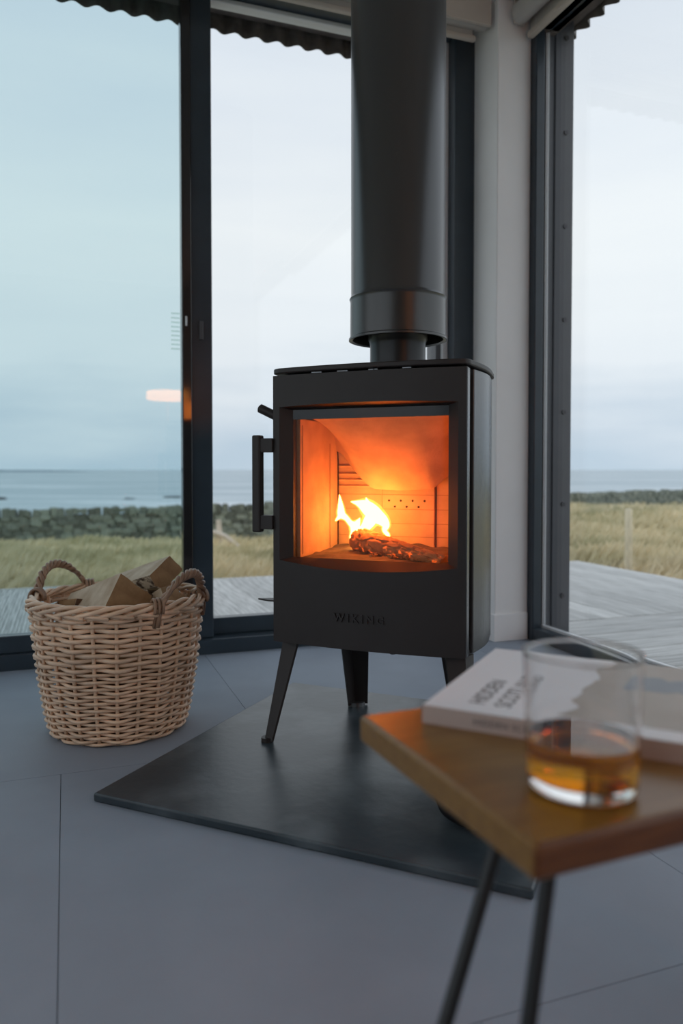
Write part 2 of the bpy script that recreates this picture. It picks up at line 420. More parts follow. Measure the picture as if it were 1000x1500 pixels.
MB().box(XR + .047, XR + .066, y0, y1 - .02, .0, .058).build('track', M['gasket'], w2, bevel=.003)  # pale colour paints the sky's reflection along the track
MB().box(XR + .068, XR + .10, y0, y1 - .005, .0, .048).build('sill', k, w2, bevel=.004)
MB().box(XR, XR + .10, y0, y1 - .035, 2.40, 2.45).build('head', k, w2, bevel=.004)
MB().box(XR + .058, XR + .068, y0, y1 - .02, .03, 2.40).build('glass_pane', M['pane'], w2)
MB().box(XR, XR + .10, y0, y0 + .07, 0, 2.45).build('jamb', k, w2, bevel=.004)

# corrugated cladding hanging outside above the glazing
def clad(fn, L, z0, z1, pitch, amp, name):
    n = int(L / pitch * 10); mb = MB(); vs = []; th = .003
    for i in range(n + 1):
        s_ = i * L / n; d = amp * math.sin(2 * math.pi * s_ / pitch)
        for dd in (0, th):
            for z in (z0, z1): vs.append((*fn(s_, d + dd), z))
    fs = []
    for i in range(n):
        a, c = i * 4, i * 4 + 4
        fs += [(a, c, c + 1, a + 1), (a + 2, a + 3, c + 3, c + 2), (a, a + 2, c + 2, c), (a + 1, c + 1, c + 3, a + 3)]
    return wall_obj(mb.add(vs, fs), name, M['cladding'], smooth=50)
clad(lambda s_, d: (-2.2 + s_, .262 + d), 3.92, 2.416, 3.1, .087, .014, 'trim_1')
clad(lambda s_, d: (XR + .232 + d, .25 - s_), 4.0, 2.455, 3.1, .087, .019, 'trim_2')

# roller blinds
bl = tag(empty('roller_blind', W(0, -.08, 2.38), WROT), 'cream boxed roller blind above the sliding glazing behind the flue', 'blind')
def bpart(mb, name, m, **kw): return mb.build(name, m, bl, **kw)
Lx = lambda x: x
zz = 2.38
bpart(MB().box(-1.98, 1.305, -.082, -.066, 2.402 - zz, CEIL - .001 - zz), 'pelmet', M['blind'], bevel=.002)
bpart(MB().tube([(-1.98, -.032, 2.437 - zz), (1.302, -.032, 2.437 - zz)], .031, 20), 'roll', M['blind_roll'], smooth=40)
bpart(MB().box(-1.97, 1.26, -.016, -.013, 2.385 - zz, 2.45 - zz), 'fabric', M['blind_roll'])
bpart(MB().box(-1.97, 1.27, -.025, -.004, 2.368 - zz, 2.388 - zz), 'bottom_bar', M['blind'], bevel=.004)
bl = tag(empty('roller_blind', W(XR - .06, -.3, 2.36), WROT), 'pale rolled up blind over the tall window to the right of the cream post', 'blind')
zz = 2.36
bpart(MB().tube([(-.005, -2.9, 2.447 - zz), (-.005, .10, 2.447 - zz)], .040, 20), 'roll', M['blind_roll'], smooth=40)
bpart(MB().box(.042, .045, -2.88, .10, 2.38 - zz, 2.45 - zz), 'fabric', M['blind_roll'])
bpart(MB().box(.028, .054, -2.88, .105, 2.362 - zz, 2.388 - zz), 'bottom_bar', M['blind'], bevel=.006)
bpart(MB().box(-.03, .02, .10, .112, 2.41 - zz, CEIL - .001 - zz), 'bracket', M['blind'], bevel=.003)

# ------------------------------------------------------------------ outside: deck, meadow, wall, sea
DZ = -.10
dk = struct(empty('deck', W(0, .3, DZ), WROT))
def board(L, w=.144, th=.028, ribs=0):
    """a deck board lying along +y, plain or with ribs along its upper face"""
    prof = [(-w / 2, -th)]
    if ribs:
        for i in range(ribs):
            x0 = -w / 2 + w * i / ribs; x1 = x0 + w / ribs
            prof += [(x0 + .0005, -.006), (x0 + .0025, 0), (x0 + .0105, 0), (x0 + .0125, -.006)]
    else: prof += [(-w / 2, -.004), (-w / 2 + .003, 0), (w / 2 - .003, 0), (w / 2, -.004)]
    prof += [(w / 2, -.006), (w / 2, -th)] if ribs else [(w / 2, -th)]
    n = len(prof); mb = MB()
    mb.add([(x, 0, z) for x, z in prof] + [(x, L, z) for x, z in prof],
           [tuple(range(n)), tuple(range(2 * n - 1, n - 1, -1))] + [(i, n + i, n + (i + 1) % n, (i + 1) % n) for i in range(n)])
    return mb
base = board(2.12).build('board', M['deck'], dk)
rib_mesh = board(2.12, ribs=8).build('board', M['deck'], dk)
first, rfirst = True, True
for i in range(-32, 27):
    x = i * .1452
    if x > 3.85: break
    src = rib_mesh if x < .2 else base
    if x < .2: o = src if rfirst else src.copy(); new = not rfirst; rfirst = False
    else: o = src if first else src.copy(); new = not first; first = False
    if new: COL.objects.link(o)
    o.parent = dk; o.location = (x, .178, random.uniform(-.001, .001))
shortb = board(2.33).build('board', M['deck'], dk); first = True
for j in range(0, 35):
    y = .172 - .075 - j * .1475
    o = shortb if first else shortb.copy()
    if not first: COL.objects.link(o)
    o.parent = dk; o.rotation_euler = (0, 0, R(-90)); o.location = (XR + .21, y, random.uniform(-.001, .001)); first = False
# narrow boards close to the sliding glazing
fb = board(4.9).build('board', M['deck'], dk); fb.rotation_euler = (0, 0, R(-90)); fb.location = (-3.3, .098, 0)
MB().box(-4.8, 3.86, -.1, 2.28, -.12, -.045).build('joist_frame', M['joist'], dk)
MB().box(XR + .2, 3.86, -5.2, -.1, -.12, -.045).build('joist_frame', M['joist'], dk)
MB().box(-4.8, 3.86, 2.30, 2.325, -.14, 0).build('fascia_board', M['deck'], dk)

def ground_z(x, y):
    k = min(1, max(0, (x / max(y, 3) + .15) / .4)); k = k * k * (3 - 2 * k)
    dist = max(0, y - 6)
    left = -.36 - .071 * dist; right = -.33 - .0195 * dist
    z = left * (1 - k) + right * k
    z += .05 * noise.noise(Vector((x * .35, y * .35, 0))) + .10 * noise.noise(Vector((x * .12, y * .12, 5)))
    far = max(0, y - 33 - .25 * x)
    z -= min(14, far * .22)
    if y < 4: z = min(z, -.33)
    return z
def gfn(u, v):
    y = -4 + 90 * v ** 2; x = (-1 + 2 * u) * (12 + y * .95 + 8)
    if y < 0: pass
    p = (x, y, ground_z(x, y)); q = W(0, 0).xy
    # keep the soil below deck and house
    if -7 < x < 5.5 and y < 5.5: p = (x, y, min(p[2], -.33))
    return p
gr = struct(MB().grid(gfn, 90, 90).build('ground', M['soil'], smooth=180))
struct(MB().add([(-26000, -3000, -9), (26000, -3000, -9), (26000, 26000, -9), (-26000, 26000, -9)], [(0, 1, 2, 3)]).build('sea', M['sea']))

# long meadow grass, as one mass of blades
NB = 95000
yy = 4.2 + 30 * rng.random(NB) ** 1.6
xx = yy * (-.62 + 1.28 * rng.random(NB))
c20, s20 = math.cos(WROT), math.sin(WROT)
lx = (xx - P0[0]) * c20 + (yy - P0[1]) * s20; ly = -(xx - P0[0]) * s20 + (yy - P0[1]) * c20
keep = ((ly > 2.66) | (lx > 4.02)) 
xx, yy, lx, ly = xx[keep], yy[keep], lx[keep], ly[keep]
near = (np.abs(ly - 2.66) < .35) | (np.abs(lx - 4.02) < .35)
zz_ = np.array([ground_z(a, c) for a, c in zip(xx, yy)])
nb = len(xx)
ang = rng.random(nb) * 6.283; clump = np.array([noise.noise(Vector((a * .9, c * .9, 2))) for a, c in zip(xx, yy)])
hh = (.13 + .12 * rng.random(nb)) * (1 + .6 * clump); hh[near] *= .8
hh[yy > 14] *= 1.15
wd = .006 + .0011 * yy
lean = .35 * hh * (1 + rng.random(nb))
dx, dy = np.cos(ang), np.sin(ang); lang = rng.normal(.4, .9, nb)
V = np.zeros((nb, 4, 3))
V[:, 0] = np.stack([xx - dx * wd, yy - dy * wd, zz_ - .03], 1); V[:, 1] = np.stack([xx + dx * wd, yy + dy * wd, zz_ - .03], 1)
mx = xx + np.cos(lang) * lean * .35; my = yy + np.sin(lang) * lean * .35
V[:, 2] = np.stack([mx + dx * wd * .6, my + dy * wd * .6, zz_ + hh * .62], 1)
V[:, 3] = np.stack([xx + np.cos(lang) * lean, yy + np.sin(lang) * lean, zz_ + hh], 1)
me = bpy.data.meshes.new('grass'); me.vertices.add(nb * 4); me.vertices.foreach_set('co', V.reshape(-1))
tri = (np.arange(nb)[:, None] * 4 + np.array([0, 1, 2, 0, 2, 3])[None]).reshape(-1).astype(np.int32)
me.loops.add(nb * 6); me.loops.foreach_set('vertex_index', tri); me.polygons.add(nb * 2); me.polygons.foreach_set('loop_start', np.arange(nb * 2, dtype=np.int32) * 3)
me.materials.append(M['grass']); me.update(calc_edges=True); me.validate()
go = bpy.data.objects.new('grass', me); COL.objects.link(go); stuff(go)
tag(go, 'long tawny and green meadow grass between the deck and the stone wall', 'grass')

# dry stone wall
def stone_mesh(seed):
    rr = random.Random(seed); vs = []; fs = []
    c = .72
    pts = []
    for sx in (-1, 1):
        for sy in (-1, 1):
            for sz in (-1, 1):
                for ax in range(3):
                    p = [sx, sy, sz]; p[ax] *= c * rr.uniform(.85, 1.1)
                    pts.append([p[i] * .5 * rr.uniform(.92, 1.06) for i in range(3)])
    import bmesh
    bm = bmesh.new()
    for p in pts: bm.verts.new(p)
    bmesh.ops.convex_hull(bm, input=bm.verts)
    bmesh.ops.delete(bm, geom=[v for v in bm.verts if not v.link_faces], context='VERTS')
    me = bpy.data.meshes.new('stone'); bm.to_mesh(me); bm.free(); me.materials.append(M['stone']); return me
SM = [stone_mesh(i) for i in range(8)]
path = [(-15.5, 16.6), (-8.6, 19.2), (-2.0, 21.8), (3.0, 24.6), (9.0, 28.0), (16.0, 31.0), (26.0, 33.5)]
seg = []; acc = 0
for a, c in zip(path[:-1], path[1:]):
    d = math.dist(a, c); seg.append((acc, d, a, c)); acc += d
def along(s_):
    for st, d, a, c in seg:
        if s_ <= st + d: 
            t = (s_ - st) / d; return (a[0] + (c[0] - a[0]) * t, a[1] + (c[1] - a[1]) * t, math.atan2(c[1] - a[1], c[0] - a[0]))
    return (*path[-1], 0)
def top_z(x): 
    return -.44 + .0105 * (x + 9) + .07 * noise.noise(Vector((x * .5, 0, 9))) + .04 * noise.noise(Vector((x * 2.1, 0, 2)))
sw = empty('stone_wall', (0, 20, -1.1)); tag(sw, 'rough lichen covered dry stone wall across the meadow before the sea', 'wall')
far_mb = MB(); cnt = 0
s_ = 0; core = []
stones = []
for course in range(9):
    s_ = random.uniform(0, .2)
    while s_ < acc:
        w = random.uniform(.15, .34) if course < 8 else random.uniform(.10, .22)
        x, y, a = along(s_ + w / 2)
        tz = top_z(x) - .02; h = .122
        z = tz - 1.05 + course * h + h / 2 + random.uniform(-.012, .012)
        hh_ = h * random.uniform(.92, 1.15) if course < 8 else random.uniform(.10, .26)
        if course == 8: z += .02
        stones.append((x + random.uniform(-.03, .03), y + random.uniform(-.04, .04), z, a + random.uniform(-.12, .12), w * .98, .34, hh_, random.uniform(-.1, .1), x / y))
        s_ += w
vis = [s for s in stones if -.50 < s[8] < -.05]
rest = [s for s in stones if not (-.50 < s[8] < -.05)]
vis.sort(key=lambda s: s[2], reverse=True); rest += vis[300:]; vis = vis[:300]
for (x, y, z, a, w, d, h, tl, _) in vis:
    o = bpy.data.objects.new('stone', random.choice(SM)); COL.objects.link(o); o.parent = sw
    o.location = (x, y - 20, z + 1.1); o.rotation_euler = (random.uniform(-.06, .06), tl, a); o.scale = (w, d, h)
fm = MB()
for (x, y, z, a, w, d, h, tl, _) in rest:
    me = random.choice(SM); mt = Matrix.Translation((x, y - 20, z + 1.1)) @ Matrix.Rotation(a, 4, 'Z') @ Matrix.Rotation(tl, 4, 'Y') @ Matrix.Diagonal((w, d, h, 1))
    fm.add([mt @ v.co for v in me.vertices], [tuple(p.vertices) for p in me.polygons])
stuff(fm.build('stone', M['stone'], sw, recalc=False))
cm = MB(); n = 60; vs = []
for i in range(n + 1):
    x, y, a = along(acc * i / n); t_ = top_z(x) - .1
    for (o_, z) in ((-.1, -1.8), (-.1, t_), (.1, t_), (.1, -1.8)): vs.append((x - math.sin(a) * o_, y + math.cos(a) * o_ - 20, z + 1.1))
cm.add(vs, [(i * 4 + k, i * 4 + (k + 1) % 4, i * 4 + 4 + (k + 1) % 4, i * 4 + 4 + k) for i in range(n) for k in range(4)])
stuff(cm.build('rubble_core', M['stone'], sw))

# fence post by the deck, broken post and leaning rail in the meadow
px_, py_ = 2.40, 6.33
gz = ground_z(px_, py_)
pst = MB(); pst.tube([(0, 0, -.1), (.004, 0, .4), (.0, 0, .665), (0, 0, .68)], [.034, .034, .032, .02], 8)
tag(pst.build('fence_post', M['post'], loc=(px_, py_, gz), smooth=40), 'round weathered fence post standing just beyond the far edge of the deck', 'post')
x, y = -2.45, 15.2; gz = ground_z(x, y)
mb = MB(); mb.tube([(0, 0, -.15), (.0, 0, .3), (-.02, 0, .68)], [.075, .07, .05], 7)
tag(mb.build('broken_post', M['drift'], loc=(x, y, gz), smooth=40), 'stubby bleached post with a rail against it in the meadow', 'post')
mb = MB(); mb.tube([(-.75, -.1, .42), (-.1, -.1, .44), (.12, -.1, .36), (.55, -.12, .02)], [.04, .05, .05, .045], 7)
tag(mb.build('leaning_rail', M['drift'], loc=(x, y, gz), smooth=40), 'bent bleached branch leaning on the stubby meadow post', 'branch')
# rocks in the surf, far headland
def rock(x, y, sx, sy, sz, label):
    mb = MB(); N = 18
    def fn(u, v):
        th = 2 * math.pi * u; ph = math.pi / 2 * v
        d = Vector((math.cos(th) * math.cos(ph), math.sin(th) * math.cos(ph), math.sin(ph)))
        k_ = .8 + .45 * noise.noise(d * 2.1 + Vector((x, y, 0)))
        return (d.x * sx * k_, d.y * sy * k_, d.z * sz * k_ - .15)
    tag(mb.grid(fn, 22, 8).build('sea_rock', M['rock'], loc=(x, y, -9), smooth=60), label, 'rock')
rock(-112, 246, 4.2, 3, 1.2, 'dark low rocks in the surf farthest from the sliding frame')
rock(-70, 250, 2.4, 2, .6, 'small dark rock awash in the sea left of the stove')
rock(-58, 262, 4.5, 2.4, .8, 'long dark skerry in the sea next to the sliding frame')
def hfn(u, v):
    x = -2600 + 1450 * u; k_ = math.sin(math.pi * min(1, .15 + .85 * (1 - u))) if u > .3 else 1
    hgt = 26 * (1 - u) ** .7 * (1 + .4 * noise.noise(Vector((u * 6, 0, 3))))
    return (x, 3200 + 500 * v, -9 + hgt * math.sin(math.pi * v))
struct(MB().grid(hfn, 40, 8).build('hill', M['hill'], smooth=180))

# ------------------------------------------------------------------ hearth slab
HR = R(-23.8); HX = Vector((math.cos(HR), math.sin(HR))); HY = Vector((-math.sin(HR), math.cos(HR)))
HL = Vector((-.5086, 1.534)); HS = .886
hc = HL + HX * HS / 2 + HY * HS / 2
he = tag(MB().box(-HS / 2, HS / 2, -HS / 2, HS / 2, 0, .018).build('hearth_slab', M['slate'], loc=(hc.x, hc.y, 0), rot=HR, bevel=.004, seg=3), 'square dark slate hearth slab under the stove', 'hearth')

# ------------------------------------------------------------------ stove
SR = R(-22); FC = Vector((.054, 1.751))
SZ = .018
st = tag(empty('wood_stove', (FC.x, FC.y, SZ), SR), 'black steel wood burning stove on splayed legs with a lit fire', 'stove')
def sp(mb, name, m, parent=None, **kw):
    mb.v = [(x, y, z - SZ) for x, y, z in mb.v]
    return mb.build(name, m, parent or st, **kw)
def outline(hw, y0, y1, bulge, rb, sag=0, rf=.02, n=10):
    """plan of the stove, anticlockwise from the front left corner"""
    pts = []
    for i in range(n + 1):
        x = -hw + rf + (2 * hw - 2 * rf) * i / n
        pts.append((x, y0 - sag * (1 - (x / hw) ** 2)))
    for i in range(1, 7):
        a = -math.pi / 2 + math.pi / 2 * i / 6; pts.append((hw - rf + rf * math.cos(a), y0 + rf + rf * math.sin(a)))
    for i in range(1, 8):
        t = i / 8; y = y0 + rf + (y1 - rb - y0 - rf) * t; pts.append((hw + bulge * math.sin(math.pi * t), y))
    for i in range(0, 11):
        a = math.pi / 2 * i / 10; pts.append((hw - rb + rb * math.cos(a), y1 - rb + rb * math.sin(a)))
    right = [p for p in pts if p[0] > 0][(0 if n % 2 else 0):]
    front = pts[:n + 1]; rest = pts[n + 1:]
    left = [(-x, y) for x, y in reversed(rest)]
    return front + rest + left
pl = outline(.243, .0, .375, .010, .10, .020, .022)
sp(MB().prism(pl, .911, .924), 'top_plate', M['stove'], smooth=30, bevel=.003)
# side and back jacket
ol = outline(.238, .074, .367, .010, .095, 0, .004)
il = [(x * .97, .08 + (y - .08) * .975) for x, y in ol]
front_n = 11
ring = ol[front_n:] ; iring = il[front_n:]
mb = MB(); n = len(ring)
vs = [(x, y, .258) for x, y in ring] + [(x, y, .908) for x, y in ring] + [(x, y, .258) for x, y in iring] + [(x, y, .908) for x, y in iring]
fs = []
for i in range(n - 1): fs += [(i, i + 1, n + i + 1, n + i), (2 * n + i + 1, 2 * n + i, 3 * n + i, 3 * n + i + 1), (n + i, n + i + 1, 3 * n + i + 1, 3 * n + i), (i + 1, i, 2 * n + i, 2 * n + i + 1)]
fs += [(0, n, 3 * n, 2 * n), (n - 1, 3 * n - 1, 4 * n - 1, 2 * n - 1)]
sp(mb.add(vs, fs), 'jacket', M['stove_side'], smooth=30)
sp(MB().prism([(x * .98, y) for x, y in outline(.232, .045, .36, .008, .095, 0, .004)], .254, .264), 'bottom_plate', M['stove'], smooth=30)
# recessed frame behind the door
mb = MB(); X, Xi, Zo0, Zo1, Zi0, Zi1 = .218, .198, .264, .909, .455, .838
for (a, c, d, e) in ((-X, X, Zo0, Zi0), (-X, X, Zi1, Zo1), (-X, -Xi, Zi0, Zi1), (Xi, X, Zi0, Zi1)): mb.box(a, c, .030, .052, d, e)
sp(mb, 'front_frame', M['stove_dark']); sp(MB().box(.205, .218, .052, .10, .264, .909), 'hinge_post', M['stove_dark'])
# bright steel slips paint the light seen at slots under the top plate
for xs, w in ((-.115, .026), (-.05, .026), (.02, .012), (.032, .008), (.105, .02)):
    sp(MB().box(xs - w / 2, xs + w / 2, -.004 - .012, .03, .9068, .9088), 'slot_glint', M['steel_edge'])
# door with an arched, bevelled window opening
def fy(x): return -.018 * (1 - (x / .237) ** 2)
DX, DZ0, DZ1 = .237, .262, .906
nb_, ns_ = 20, 8
def loop(x0, x1, z0, z1, sagb, sagt, yfn):
    P = []
    for i in range(nb_): t = i / nb_; x = x0 + (x1 - x0) * t; P.append((x, yfn(x), z0 - sagb * (1 - (2 * t - 1) ** 2)))
    for i in range(ns_): t = i / ns_; P.append((x1, yfn(x1), z0 + (z1 - z0) * t))
    for i in range(nb_): t = i / nb_; x = x1 + (x0 - x1) * t; P.append((x, yfn(x), z1 + sagt * (1 - (2 * t - 1) ** 2)))
    for i in range(ns_): t = i / ns_; P.append((x0, yfn(x0), z1 + (z0 - z1) * t))
    return P
L0 = loop(-DX, DX, DZ0, DZ1, 0, 0, lambda x: .024)
L1 = loop(-DX, DX, DZ0, DZ1, 0, 0, fy)
L2 = loop(-.219, .219, .462, .830, .016, .005, fy)
L3 = loop(-.192, .192, .468, .824, 0, 0, lambda x: .020)
L4 = loop(-.192, .192, .468, .824, 0, 0, lambda x: .024)
mb = MB(); n = len(L0)
mb.add(L0 + L1 + L2 + L3 + L4, [(k_ * n + i, k_ * n + (i + 1) % n, ((k_ + 1) % 5) * n + (i + 1) % n, ((k_ + 1) % 5) * n + i) for k_ in range(5) for i in range(n)])
door = sp(mb, 'door', M['stove'], smooth=25)
mb = MB(); mb.box(-.195, .195, .0205, .0245, .464, .8015)
sp(mb, 'door_glass', M['stove_glass'], door)
sp(MB().box(-.195, .195, .0195, .0245, .8015, .828), 'glass_band', M['enamel'], door)
sp(MB().box(.2372, .2392, -.0, .022, .264, .904), 'door_edge', M['stove_side'], door)
# handle: upright bar on two arms
hd = sp(MB().box(-.290, -.2675, -.012, .012, .5275, .764), 'handle', M['stove'], door, bevel=.004)
for z in (.535, .722): sp(MB().box(-.2685, -.236, -.008, .010, z, z + .034), 'handle_arm', M['stove'], door, bevel=.001)
# raised lettering
mt = Matrix.Translation((-.0085, -.0180, .327 - SZ)) @ Matrix.Rotation(R(90), 4, 'X')
text_mesh('lettering', 'WIKING', .0262, .0030, M['stove'], door, mt, 'CENTER', 1.45, .98, .0008)
mb = MB(); mb.tube([(.066, .008, .256), (.066, .008, .2625)], .007, 12); sp(mb, 'latch', M['stove'], door, smooth=40)
# air lever and ash lever on the far side
mb = MB(); mb.tube(smooth_path([(-.225, .062, .798), (-.255, .06, .812), (-.290, .056, .829), (-.305, .055, .836)], 4), [.0115] * 12 + [.006], 12)
sp(mb, 'air_lever', M['stove'], smooth=50)
mb = MB(); mb.prism([(-.225, .07), (-.285, .066), (-.322, .08), (-.285, .10), (-.225, .11)], .345, .349)
sp(mb, 'ash_lever', M['stove'])
# flue
FY = .246
sp(MB().lathe([(.079, .921), (.079, .935), (.072, .936), (.072, 1.002), (.0735, 1.010), (.077, 1.016), (.077, 1.20)], 64, (0, FY)), 'flue_collar', M['flue_in'], smooth=35)
prof = [(.124, 2.505), (.123, 1.128), (.125, 1.124), (.1275, 1.120), (.1255, 1.116), (.125, 1.112), (.1255, 1.022), (.129, 1.019), (.129, 1.014), (.126, 1.013), (.119, 1.016), (.119, 1.08), (.05, 1.08)]
prof = [(r * .985, z) for r, z in prof]
fo = MB().lathe(prof, 96, (0, FY))
sp(fo, 'flue_pipe', M['flue'], smooth=35)
# legs: folded sheet, wide at the top, tapering to a small foot
def leg(tx, ty, bx, by, wt, wb, ang, foot=True):
    mb = MB(); a = Vector((math.cos(ang), math.sin(ang))); n_ = Vector((-a.y, a.x)); T = .004
    def sect(cx, cy, w, z):
        fold = w * .32
        pts = [(-w / 2, -fold), (0, 0), (w / 2, -fold)]
        o = [(cx + a.x * u + n_.x * v, cy + a.y * u + n_.y * v, z) for u, v in pts]
        i = [(cx + a.x * u + n_.x * (v - T * 1.4), cy + a.y * u + n_.y * (v - T * 1.4), z) for u, v in reversed(pts)]
        return o + i
    A = sect(tx, ty, wt, .256); B = sect(bx, by, wb, SZ + .003)
    mb.add(A + B, [(5, 4, 3, 2, 1, 0)[0:6], tuple(range(6, 12))] + [(i, (i + 1) % 6, 6 + (i + 1) % 6, 6 + i) for i in range(6)])
    l = sp(mb, 'leg', M['stove'])
    mb = MB(); mb.tube([(bx - n_.x * wb * .2, by - n_.y * wb * .2, SZ), (bx - n_.x * wb * .2, by - n_.y * wb * .2, SZ + .010)], wb * .42, 12)
    sp(mb, 'foot', M['steel_edge'] if foot else M['stove'], l, smooth=40)
leg(-.229, .035, -.253, -.018, .074, .036, R(135), False)
leg(.229, .035, .253, -.018, .074, .036, R(-135), False)
leg(-.150, .285, -.157, .345, .088, .058, R(45))
leg(.150, .285, .157, .345, .088, .058, R(-45))
# firebox
V_ = M['vermiculite']
def liner(sx):
    prof = [(.055, .462), (.298, .462), (.298, .700)] + [(.298 - .085 * (1 - math.cos(t)), .700 + .105 * math.sin(t)) for t in [math.pi / 2 * i / 8 for i in range(1, 9)]] + [(.20, .806), (.055, .806)]
    mb = MB(); n = len(prof); x0, x1 = sx * .19, sx * .215
    mb.add([(x0, y, z) for y, z in prof] + [(x1, y, z) for y, z in prof], [tuple(range(n)), tuple(range(2 * n - 1, n - 1, -1))] + [(i, (i + 1) % n, n + (i + 1) % n, n + i) for i in range(n)])
    return sp(mb, 'side_liner', V_, bevel=.002)
liner(-1); liner(1)
for sx in (-1, 1):
    P = [(sx * .1885, .12, .807), (sx * .1885, .20, .807)] + [(sx * .1885, .298 - .085 * (1 - math.cos(t)), .701 + .105 * math.sin(t)) for t in [math.pi / 2 * i / 10 for i in range(10, -1, -1)]] + [(sx * .1885, .298, .60), (sx * .1885, .298, .47)]
    mb = MB(); mb.tube(P, .0016, 6); sp(mb, 'dark_seam', M['dark_gap'], smooth=60)  # thin dark tube draws the sooty, shaded gap at the liner edge
    for y_, z_ in ((.066, .79), (.240, .75)): sp(MB().box(sx * .1888 - .0006, sx * .1888 + .0006, y_, y_ + .0014, .47, z_), 'groove', M['groove'])
for (a, c, y_) in ((-.19, -.061, .302), (-.059, .0855, .297), (.089, .19, .304)):
    bp_ = sp(MB().box(a, c, y_, .325, .455, .82), 'back_liner', V_, bevel=.0015)
    if a == -.059:
        for row, z in enumerate((.597, .581)):
            for i in range(4 - row):
                g = MB(); g.tube([(-.040 + .033 * i + .0165 * row, y_ - .0008, z), (-.040 + .033 * i + .0165 * row, y_ + .006, z)], .0032, 8)
                sp(g, 'air_hole', M['dark_gap'], bp_)  # dark plug, the shade inside the hole put into its colour
    for z in (.500, .535, .573, .612): sp(MB().box(a + .001, c - .001, y_ - .0006, y_ + .002, z, z + .0014), 'groove', M['groove'], bp_)
for z, w in ((.652, .075), (.668, .06), (.690, .04), (.635, .12)):
    mb = MB(); mb.tube([(-.186, .300, z), (-.186 + w, .300, z)], .0028, 8); sp(mb, 'louvre_rib', V_, smooth=60)
def bfn(u, v):
    x = -.19 + .38 * u
    key = [(-.19, .292, .703), (-.135, .284, .660), (-.0786, .272, .628), (0, .270, .625), (.0908, .272, .628), (.125, .282, .650), (.19, .292, .675)]
    for a, c in zip(key[:-1], key[1:]):
        if x <= c[0] + 1e-9:
            t = (x - a[0]) / (c[0] - a[0]); yb = a[1] + (c[1] - a[1]) * t; zb = a[2] + (c[2] - a[2]) * t; break
    yf, zf = .060, .812
    bow = .010 * math.sin(math.pi * v)
    y = yf + (yb - yf) * v; z = zf + (zb - zf) * v + bow
    w_ = min(1, abs(x) / .19) ** 5                     # the rim rides on the shaped tops of the side liners
    t = min(1, max(0, (y - .19) / .105)); ze = .813 - .108 * (1 - math.sqrt(max(0, 1 - t * t)))
    return (x, y, z + (max(ze, zb) - z) * w_)
mb = MB(); mb.grid(bfn, 40, 12); n0 = len(mb.v); mb.grid(lambda u, v: tuple(Vector(bfn(u, v)) + Vector((0, .006, .012))), 40, 12)
sp(mb, 'baffle', V_, smooth=40)
sp(MB().box(-.215, .215, .05, .325, .826, .84), 'firebox_roof', V_)
sp(MB().box(-.215, .215, .05, .325, .44, .460), 'firebox_base', M['stove_dark'])
mb = MB(); mb.grid(lambda u, v: (-.188 + .376 * u, .056 + .24 * v, .4615 + .010 * v + .006 * noise.noise(Vector((u * 9, v * 7, 1))) + .010 * math.sin(math.pi * u) * v), 40, 26)
stuff(sp(mb, 'ash_bed', M['ash'], smooth=180))
mb = MB()
for i in range(60):
    x, y = random.uniform(-.02, .17), random.uniform(.07, .16); s_ = random.uniform(.0015, .004)
    z = .466 + .01 * random.random(); mb.box(x - s_, x + s_, y - s_, y + s_, z - s_, z + s_ * .6)
stuff(sp(mb, 'embers', M['ember'] if False else M['char'], smooth=None))

# burning log
A_ = Vector((-.093, .205, .499)); B_ = Vector((.170, .072, .467)); ax = (B_ - A_).normalized(); sd = ax.cross(Vector((0, 0, 1))).normalized(); up_ = sd.cross(ax)
mb = MB(); NU, NV = 72, 90
def lfn(u, v):
    th = 2 * math.pi * u
    r = .033 * (1 - .58 * v) * (1 + .12 * math.cos(2 * th + .5))
    if v < .02: r *= .93
    p = Vector((math.cos(th) * 1.5, math.sin(th) * 1.5, v * 8.5))
    d, _ = noise.voronoi(p * .85, distance_metric='DISTANCE')
    cr_ = min(1, (d[1] - d[0]) / .16)
    r += -.0055 * (1 - cr_) + .002 * noise.noise(p * 3)
    return tuple(A_ + ax * (B_ - A_).length * v + (sd * math.cos(th) + up_ * math.sin(th)) * r - Vector((0, 0, 0)))
mb.grid(lfn, NU, NV)
mb.f.append(tuple(range(NU - 1, -1, -1))); mb.mi.append(0)
mb.f.append(tuple(NV * (NU + 1) + i for i in range(NU))); mb.mi.append(0)
bl_ = mb.build('burning_log', M['char'], loc=(FC.x, FC.y, 0), rot=SR, smooth=60)
tag(bl_, 'charred cracked log burning behind the stove glass', 'log')
# flames: tongues above the log, white hot inside a thin orange skin
fr = tag(empty('fire', (FC.x, FC.y, .5), SR), 'bright yellow flames rising from the charred log inside the stove', 'fire')
def fpx(px, py, y):
    k_ = (px - 500) / 1110
    x = (k_ * (1.751 + .9272 * y) - (.054 + .3746 * y)) / (.9272 + .3746 * k_)
    D_ = 1.751 + .9272 * y - .3746 * x
    return (x, y, .68 - (py - 688) / 1110 * D_ - .5)
def flame(ctrl, y):
    c = []
    for (px, py, r) in ctrl:
        p = fpx(px, py, y + .012 * math.sin(py * .09)); c.append((*p, r * .00176))
    P = smooth_path(c, 7)
    pts = [tuple(p[:3]) for p in P]; rad = [max(.0004, p[3]) for p in P]
    mb = MB(); mb.tube(pts, rad, 14); core_ = mb.build('flame', M['flame_core'], fr, smooth=180)
    mb = MB(); mb.tube([(x, yy_, z) for x, yy_, z in pts], [r * 1.28 + .0014 for r in rad], 14); mb.build('flame_skin', M['flame_edge'], core_, smooth=180)
flame([(517, 800, 1.2), (515, 789, 3.2), (519, 780, 6), (520, 772, 7.5), (513, 766, 4), (507, 759, 3.8), (500, 753, 5.6), (499, 744, 4.6), (498, 733, 2.2), (497, 725, .5)], .212)
